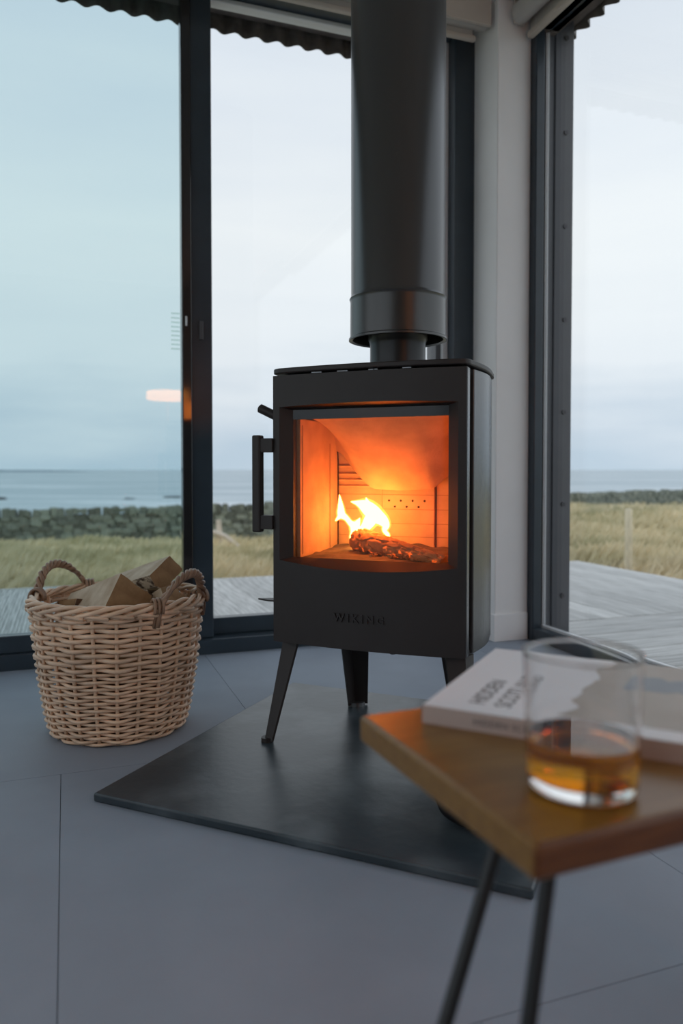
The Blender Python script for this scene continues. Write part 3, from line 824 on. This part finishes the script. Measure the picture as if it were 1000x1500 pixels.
flame([(491, 763, .5), (495, 759, 2.4), (500, 753, 4), (502, 748, 2)], .210)
flame([(519, 776, 5), (523, 767, 4.5), (527, 759, .5)], .214)
flame([(569, 792, 1), (568, 784, 2.8), (563, 777, 3.2), (565, 770, 5.5), (561, 763, 8), (552, 756, 10.5), (543, 748, 11), (534, 741, 9), (524, 737, 4), (514, 735, .5)], .218)
flame([(547, 752, 8), (542, 762, 9.5), (536, 771, 7.5), (529, 779, 5.5), (521, 788, 2.5)], .222)
flame([(540, 746, 6), (538, 737, 4), (536, 729, .5)], .216)
# the light the fire throws
lp = bpy.data.lights.new('fire_light', 'POINT'); lp.color = (1, .15, .012); lp.energy = 1.15; lp.shadow_soft_size = .03
lo = bpy.data.objects.new('fire_light', lp); COL.objects.link(lo); lo.parent = fr; lo.location = (-.035, .185, .075)

# ------------------------------------------------------------------ log basket
BX, BY = -.592, 2.004
bk = tag(empty('log_basket', (BX, BY, 0), 0), 'round buff wicker basket with twisted handles full of split logs', 'basket')
PR = [(0, .163), (.012, .170), (.03, .176), (.06, .182), (.16, .198), (.33, .215), (.4, .222)]
def br(z):
    for a, c in zip(PR[:-1], PR[1:]):
        if z <= c[0]: return a[1] + (c[1] - a[1]) * (z - a[0]) / (c[0] - a[0])
    return PR[-1][1]
NS = 24
rows = []; z = .006
while z < .187: rows.append((z, .0041)); z += .0090
z += .002
while z < .322: rows.append((z, .0054)); z += .0122
for ri, (z, rr_) in enumerate(rows):
    pts = []; rads = []; n = NS * 7
    ph0 = random.uniform(-.1, .1)
    for i in range(n):
        th = 2 * math.pi * i / n
        c_ = math.cos(NS / 2 * th + (math.pi if ri % 2 else 0))
        am = .0066
        r = br(z) + am * c_
        zz2 = z + .0016 * math.sin(NS / 2 * th + 1.2 + ph0) + .001 * noise.noise(Vector((math.cos(th) * 3, math.sin(th) * 3, z * 60)))
        pts.append((r * math.cos(th), r * math.sin(th), zz2)); rads.append(rr_ * (1 + .16 * noise.noise(Vector((math.cos(th) * 5, math.sin(th) * 5, ri)))))
    MB().tube(pts, rads, 7, closed=True).build('weaver', M['wicker'], bk, smooth=180)
for kx in range(NS):
    th = 2 * math.pi * kx / NS
    pts = [((br(z)) * math.cos(th), (br(z)) * math.sin(th), z) for z in [i * .33 / 8 + .004 for i in range(9)]]
    MB().tube(pts, .0046, 7).build('stake', M['wicker'], bk, smooth=180)
MB().lathe([(.150, .002), (.158, .004), (.158, .012), (.150, .014)], 40).build('base', M['wicker_in'], bk, smooth=40)
# plaited border
for kx in range(NS):
    t0 = 2 * math.pi * kx / NS; dt = 2 * math.pi / NS
    ctrl = [(t0 - .2 * dt, -.002, .322), (t0 + .35 * dt, .008, .330), (t0 + 1.1 * dt, .011, .341), (t0 + 1.9 * dt, .002, .351), (t0 + 2.6 * dt, -.008, .349), (t0 + 3.2 * dt, -.006, .341), (t0 + 3.9 * dt, .008, .332), (t0 + 4.7 * dt, .010, .326)]
    P = smooth_path(ctrl, 4)
    pts = [((br(.33) + p[1]) * math.cos(p[0]), (br(.33) + p[1]) * math.sin(p[0]), p[2]) for p in P]
    MB().tube(pts, .0054, 7).build('rim_strand', M['wicker'], bk, smooth=180)
def handle(mid, half):
    hnd = None
    for j in range(3):
        pts = []
        n = 60
        for i in range(n + 1):
            t = i / n; a = mid + half * (2 * t - 1)
            e = math.sin(math.pi * t)
            hgt = .296 + .122 * e ** .50
            rad = br(.33) + .004 + .012 * e - .0
            # arch base point and rope twist about it
            tw = 2 * math.pi * (t * 4.5 + j / 3)
            ro = .0074
            rad2 = rad + ro * math.cos(tw); a2 = a + ro * math.sin(tw) * .6 / rad * (1 if abs(t - .5) > .25 else .2); h2 = hgt + ro * math.sin(tw) * (.35 + .65 * e)
            pts.append((rad2 * math.cos(a2), rad2 * math.sin(a2), h2))
        o = MB().tube(pts, .0054, 8).build('handle' if j == 0 else 'handle_strand', M['wicker_dark'], hnd or bk, smooth=180)
        if j == 0: hnd = o
    for sg in (-1, 1):
        a = mid + half * sg; mb = MB()
        for q_ in range(3):
            pts = []
            for i in range(15):
                p = math.pi * 1.15 * i / 14 - .3
                pts.append(((br(.33) + .000 + .020 * math.cos(p)) * math.cos(a + (q_ - 1) * .045 + .05 * i / 14), (br(.33) + .020 * math.cos(p)) * math.sin(a + (q_ - 1) * .045 + .05 * i / 14), .338 + .026 * math.sin(p)))
            mb.tube(pts, .0040, 7)
        mb.build('handle_binding', M['wicker_dark'], hnd, smooth=180)
handle(R(153), R(26)); handle(R(-24), R(26))

# split logs
def split_log(name, end, direction, length, sect, roll, label, barkm):
    """end: centre of the cut face that shows; direction: unit vector along the log away from it; sect: list of (u, v, is_bark)"""
    d = Vector(direction).normalized(); s0 = d.cross(Vector((0, 0, 1))).normalized(); u0 = s0.cross(d)
    s1 = s0 * math.cos(roll) + u0 * math.sin(roll); u1 = -s0 * math.sin(roll) + u0 * math.cos(roll)
    root = tag(empty(name, end), label, 'log', 'split logs in the wicker basket')
    n = len(sect); NL = 10
    dense = []
    for i in range(n):
        a, c = sect[i], sect[(i + 1) % n]
        for k_ in range(4): t = k_ / 4; dense.append((a[0] + (c[0] - a[0]) * t, a[1] + (c[1] - a[1]) * t, a[2]))
    m = len(dense)
    def pt(i, j, off=0):
        u, v, bk_ = dense[i % m]
        t = j / NL * length
        w = .0025 * noise.noise(Vector((u * 40, v * 40, t * 12))) + .0012 * noise.noise(Vector((u * 160, v * 160, t * 5)))
        k_ = 1 + off / max(.02, math.hypot(u, v))
        return s1 * (u * k_ + w) + u1 * (v * k_ + w) + d * (t + (.002 * noise.noise(Vector((u * 60, v * 60, 3))) if j in (0, NL) else 0))
    mb = MB()
    mb.v = [tuple(pt(i, j)) for j in range(NL + 1) for i in range(m)]
    for j in range(NL):
        for i in range(m): mb.f.append((j * m + i, j * m + (i + 1) % m, (j + 1) * m + (i + 1) % m, (j + 1) * m + i)); mb.mi.append(0)
    mb.f.append(tuple(range(m))); mb.mi.append(1); mb.f.append(tuple(NL * m + i for i in reversed(range(m)))); mb.mi.append(1)
    mb.build('wood', [M['split'], M['endgrain']], root, smooth=22)
    idx = [i for i in range(m) if dense[i][2]]
    if idx:
        mb = MB()
        for i in idx:
            for j in range(NL):
                a = [pt(i, j, .0008), pt(i + 1, j, .0008), pt(i + 1, j + 1, .0008), pt(i, j + 1, .0008)]; c = [pt(i, j, .004), pt(i + 1, j, .004), pt(i + 1, j + 1, .004), pt(i, j + 1, .004)]
                o = len(mb.v); mb.v += [tuple(p) for p in a + c]
                mb.f += [(o + 4, o + 5, o + 6, o + 7), (o, o + 1, o + 5, o + 4), (o + 2, o + 3, o + 7, o + 6), (o + 3, o + 2, o + 1, o)]; mb.mi += [0] * 4
        mb.build('bark', barkm, root, smooth=40)
    return root
wedge = [(-.085, -.050, 0), (-.002, .054, 0), (.075, -.015, 1), (.060, -.048, 1), (.0, -.066, 1)]
backsec = [(-.060, -.001, 1), (-.050, -.031, 1), (-.020, -.043, 0), (.058, .0, 0), (.024, .044, 0)]
quarter = [(-.040, -.028, 0), (-.030, .028, 0), (.030, .040, 0), (.045, .0, 1), (.036, -.030, 1), (.0, -.044, 1)]
half = [(-.052, -.004, 0), (.052, -.004, 1), (.042, -.034, 1), (.0, -.050, 1), (-.042, -.034, 1)]
split_log('firewood_log', (-.545, 1.905, .366), (-.72, .60, -.30), .25, wedge, R(0), 'large split log in front, its broad triangular sawn face at the centre of the basket', M['rough_bark'])
split_log('firewood_log', (-.470, 2.035, .404), (-.80, .55, -.30), .24, backsec, R(0), 'highest split log at the back, with striped birch bark on its side', M['bark'])
split_log('firewood_log', (-.730, 2.010, .338), (.70, .68, -.22), .20, half, R(10), 'split log lying low beside the far twisted handle', M['rough_bark'])
split_log('firewood_log', (-.445, 1.985, .345), (-.70, .30, -.5), .20, quarter, R(-10), 'brown sawn log end showing through the handle nearest the stove', M['rough_bark'])
split_log('firewood_log', (-.505, 1.945, .318), (-.75, .50, -.25), .22, half, R(160), 'dark log end wedged low between the front log and the near handle', M['bark'])

round_ = [(.055 * math.cos(2 * math.pi * i / 10), .055 * math.sin(2 * math.pi * i / 10), 1) for i in range(10)]  # hidden filler logs, added so gaps in the weave look dark
split_log('firewood_log', (-.655, 1.885, .205), (.55, .83, -.02), .24, round_, R(0), 'bark covered filler log low in the basket, added to darken its left weave', M['rough_bark'])
split_log('firewood_log', (-.535, 1.880, .200), (.30, .95, .02), .25, round_, R(0), 'bark covered filler log low in the basket, added to darken its right weave', M['rough_bark'])
split_log('firewood_log', (-.700, 1.960, .080), (.95, .12, .02), .22, round_, R(0), 'bark covered filler log at the very bottom of the basket, added to darken the weave', M['rough_bark'])

# ------------------------------------------------------------------ pot on the hearth
pt_ = tag(empty('iron_pot', (.272, 1.43, .018)), 'black round bottomed iron pot on the hearth, mostly hidden by the table', 'pot')
MB().lathe([(.045, .0), (.070, .003), (.086, .015), (.094, .035), (.096, .06), (.094, .085), (.098, .09), (.098, .094), (.090, .094), (.089, .06), (.080, .02), (.04, .008)], 48).build('bowl', M['iron'], pt_, smooth=40)
MB().tube(smooth_path([(-.094, 0, .08), (-.07, 0, .12), (0, 0, .135), (.07, 0, .12), (.094, 0, .08)], 6), .004, 8).build('bail_handle', M['iron'], pt_, smooth=60)

# ------------------------------------------------------------------ side table
TR = R(22.5); TA = Vector((.1288, .498)); TZ = .43; TT = .027
tb = tag(empty('side_table', (TA.x, TA.y, 0), TR), 'small honey coloured wooden table on black rod legs beside the hearth', 'table')
mb = MB().box(0, .52, 0, .29, TZ - TT, TZ)
mb.mi = [0, 0, 1, 0, 1, 0]
mb.build('tabletop', [M['table'], M['table_edge']], tb, bevel=.005, seg=3)
def hairpin(p, q, f1, f2):
    c = [(*p, TZ - TT), tuple(p[i] + (f1[i] - p[i]) * .5 for i in range(2)) + ((TZ - TT) * .5,), (*f1, .022), ((f1[0] + f2[0]) / 2, (f1[1] + f2[1]) / 2, .006), (*f2, .022), tuple(q[i] + (f2[i] - q[i]) * .5 for i in range(2)) + ((TZ - TT) * .5,), (*q, TZ - TT)]
    l = MB().tube(smooth_path(c, 8), .0058, 12).build('leg', M['black_steel'], tb, smooth=60)
    mx_, my_ = (p[0] + q[0]) / 2, (p[1] + q[1]) / 2
    MB().box(mx_ - .012, mx_ + .012, my_ - .05, my_ + .05, TZ - TT - .004, TZ - TT).build('mounting_plate', M['black_steel'], l)
def tl(x, y): # world to table coordinates
    d = Vector((x, y)) - TA; c, s_ = math.cos(TR), math.sin(TR); return (d.x * c + d.y * s_, -d.x * s_ + d.y * c)
hairpin((.056, .109), (.035, .028), tl(-.034, .455), tl(.064, .43))
hairpin((.48, .03), (.48, .115), (.52, -.03), (.52, .05))
hairpin((.48, .255), (.48, .17), (.53, .31), (.53, .23))

# book
KR = R(-27.0); KP = Vector((.0800, .7435)); KT = .0175; KL, KW = .31, .266
bo = tag(empty('book', (KP.x, KP.y, TZ), KR), 'thick white paperback with a landscape photo cover lying on the wooden table', 'book')
MB().box(.001, KL - .001, .001, KW - .002, .0007, KT - .0007).build('pages', M['paper'], bo)
cv = MB().box(0, KL, 0, KW, KT - .0007, KT); cv.box(0, KL, 0, KW, 0, .0007)
cv = cv.build('cover', M['cover'], bo)
MB().box(0, KL, -.0007, .001, 0, KT).build('spine', M['spine'], bo)
# the printed landscape: a ragged upper edge, pale strip left along the spine
ed = []
nE = 26
for i in range(nE + 1):
    y = .030 + (KW - .030) * i / nE
    ed.append((.127 + .012 * noise.noise(Vector((y * 26, 0, 4))) + .006 * noise.noise(Vector((y * 80, 0, 1))) + .02 * (i / nE), y))
poly = ed + [(KL, KW), (KL, .030)]
ph_ = MB().prism(poly, KT, KT + .0002).build('cover_photo', M['photo'], cv)
wa = [(.175 + .135 * i / 14, .150 + .018 * noise.noise(Vector((i * .5, 0, 7)))) for i in range(15)] + [(.31 - .125 * i / 14, .205 + .014 * noise.noise(Vector((i * .6, 2, 7)))) for i in range(15)]
MB().prism(wa, KT + .0002, KT + .0003).build('photo_water', M['photo_blue'], cv)
def flat_text(body, size, x, y, align='LEFT', sp_=1.0):
    # reads away from the spine, letter tops towards the head of the book
    mt = Matrix.Translation((x, y, KT + .0001)) @ Matrix.Rotation(R(90), 4, 'Z')
    return text_mesh('title_text', body, size, .0001, M['ink'], cv, mt, align, sp_)
flat_text('HIDDEN', .0245, .054, .028, 'LEFT', 1.0)
flat_text('SCOTLAND', .0245, .080, .028, 'LEFT', 1.0)
mt = Matrix.Translation((.052, -.0008, .006)) @ Matrix.Rotation(R(90), 4, 'X')
text_mesh('spine_text', 'HIDDEN SCOTLAND', .0085, .0001, M['ink'], bo, mt, 'LEFT', 1.1)

# tumbler with whisky
GX, GY = .189, .590
def gr_(z): return .0423 + .0033 * (z - .008) / .100          # outside radius of the tumbler wall
WT = .0013
outer = [(0, .0005), (.034, .0005), (.0385, .0012), (.0408, .0034), (.0420, .0062)] + [(gr_(z), z) for z in (.008, .010, .014, .022, .034, .048, .062, .076, .090, .100, .105, .1065)]
rim = [(gr_(.1075) - .0003, .1075), (gr_(.108) - WT / 2, .1079), (gr_(.1075) - WT + .0003, .1075)]
inner = [(gr_(z) - WT, z) for z in (.1065, .105, .100, .090, .076, .062, .048, .034, .024, .018, .0150)] + [(.0399, .0128), (.0374, .0114), (.034, .0109), (.020, .0108), (0, .0108)]
gls = MB().lathe(outer + rim + inner, 96)
gls.f = gls.f[:-2]; gls.mi = gls.mi[:-2]
go_ = gls.build('tumbler', M['glass'], loc=(GX, GY, TZ), smooth=40)
tag(go_, 'clear glass tumbler holding whisky on the wooden table', 'glass')
wi = [(0, .0104), (.020, .0104), (.034, .0105), (.0377, .0110), (.0403, .0126)] + [(gr_(z) - WT + .0005, z) for z in (.0150, .018, .024, .034, .040, .0408)]
wh = MB().lathe(wi + [(gr_(.041) - WT + .0003, .0411), (.040, .0411), (.02, .0411), (0, .0411)], 96)
wh.f = wh.f[:-2]; wh.mi = wh.mi[:-2]
tag(wh.build('whisky', M['whisky'], loc=(GX, GY, TZ), smooth=40), 'amber whisky filling the lower part of the tumbler', 'drink')

# ------------------------------------------------------------------ lamp behind the viewer, mirrored in the glazing
lw_ = W(.577, -3.93)
fl_ = tag(empty('floor_lamp', (lw_.x, lw_.y, 0)), 'warm lit floor lamp behind the viewer, mirrored in the left pane', 'lamp')
MB().lathe([(.13, 0), (.13, .012), (.02, .02), (.012, .03), (.012, 1.27)], 32).build('base', M['lamp_metal'], fl_, smooth=40)
MB().lathe([(.17, 1.29), (.175, 1.30), (.175, 1.355), (.165, 1.365)], 40).build('shade', M['lamp_glow'], fl_, smooth=40)
lw_ = W(.77, -3.93)
fl2 = tag(empty('floor_lamp', (lw_.x, lw_.y, 0)), 'slim lamp with a small orange shade beside the wider lamp', 'lamp')
MB().lathe([(.10, 0), (.10, .012), (.02, .02), (.008, .03), (.008, 1.12)], 32).build('base', M['lamp_metal'], fl2, smooth=40)
MB().lathe([(.05, 1.11), (.068, 1.112), (.066, 1.268), (.05, 1.27)], 40).build('shade', M['orange_shade'], fl2, smooth=40)
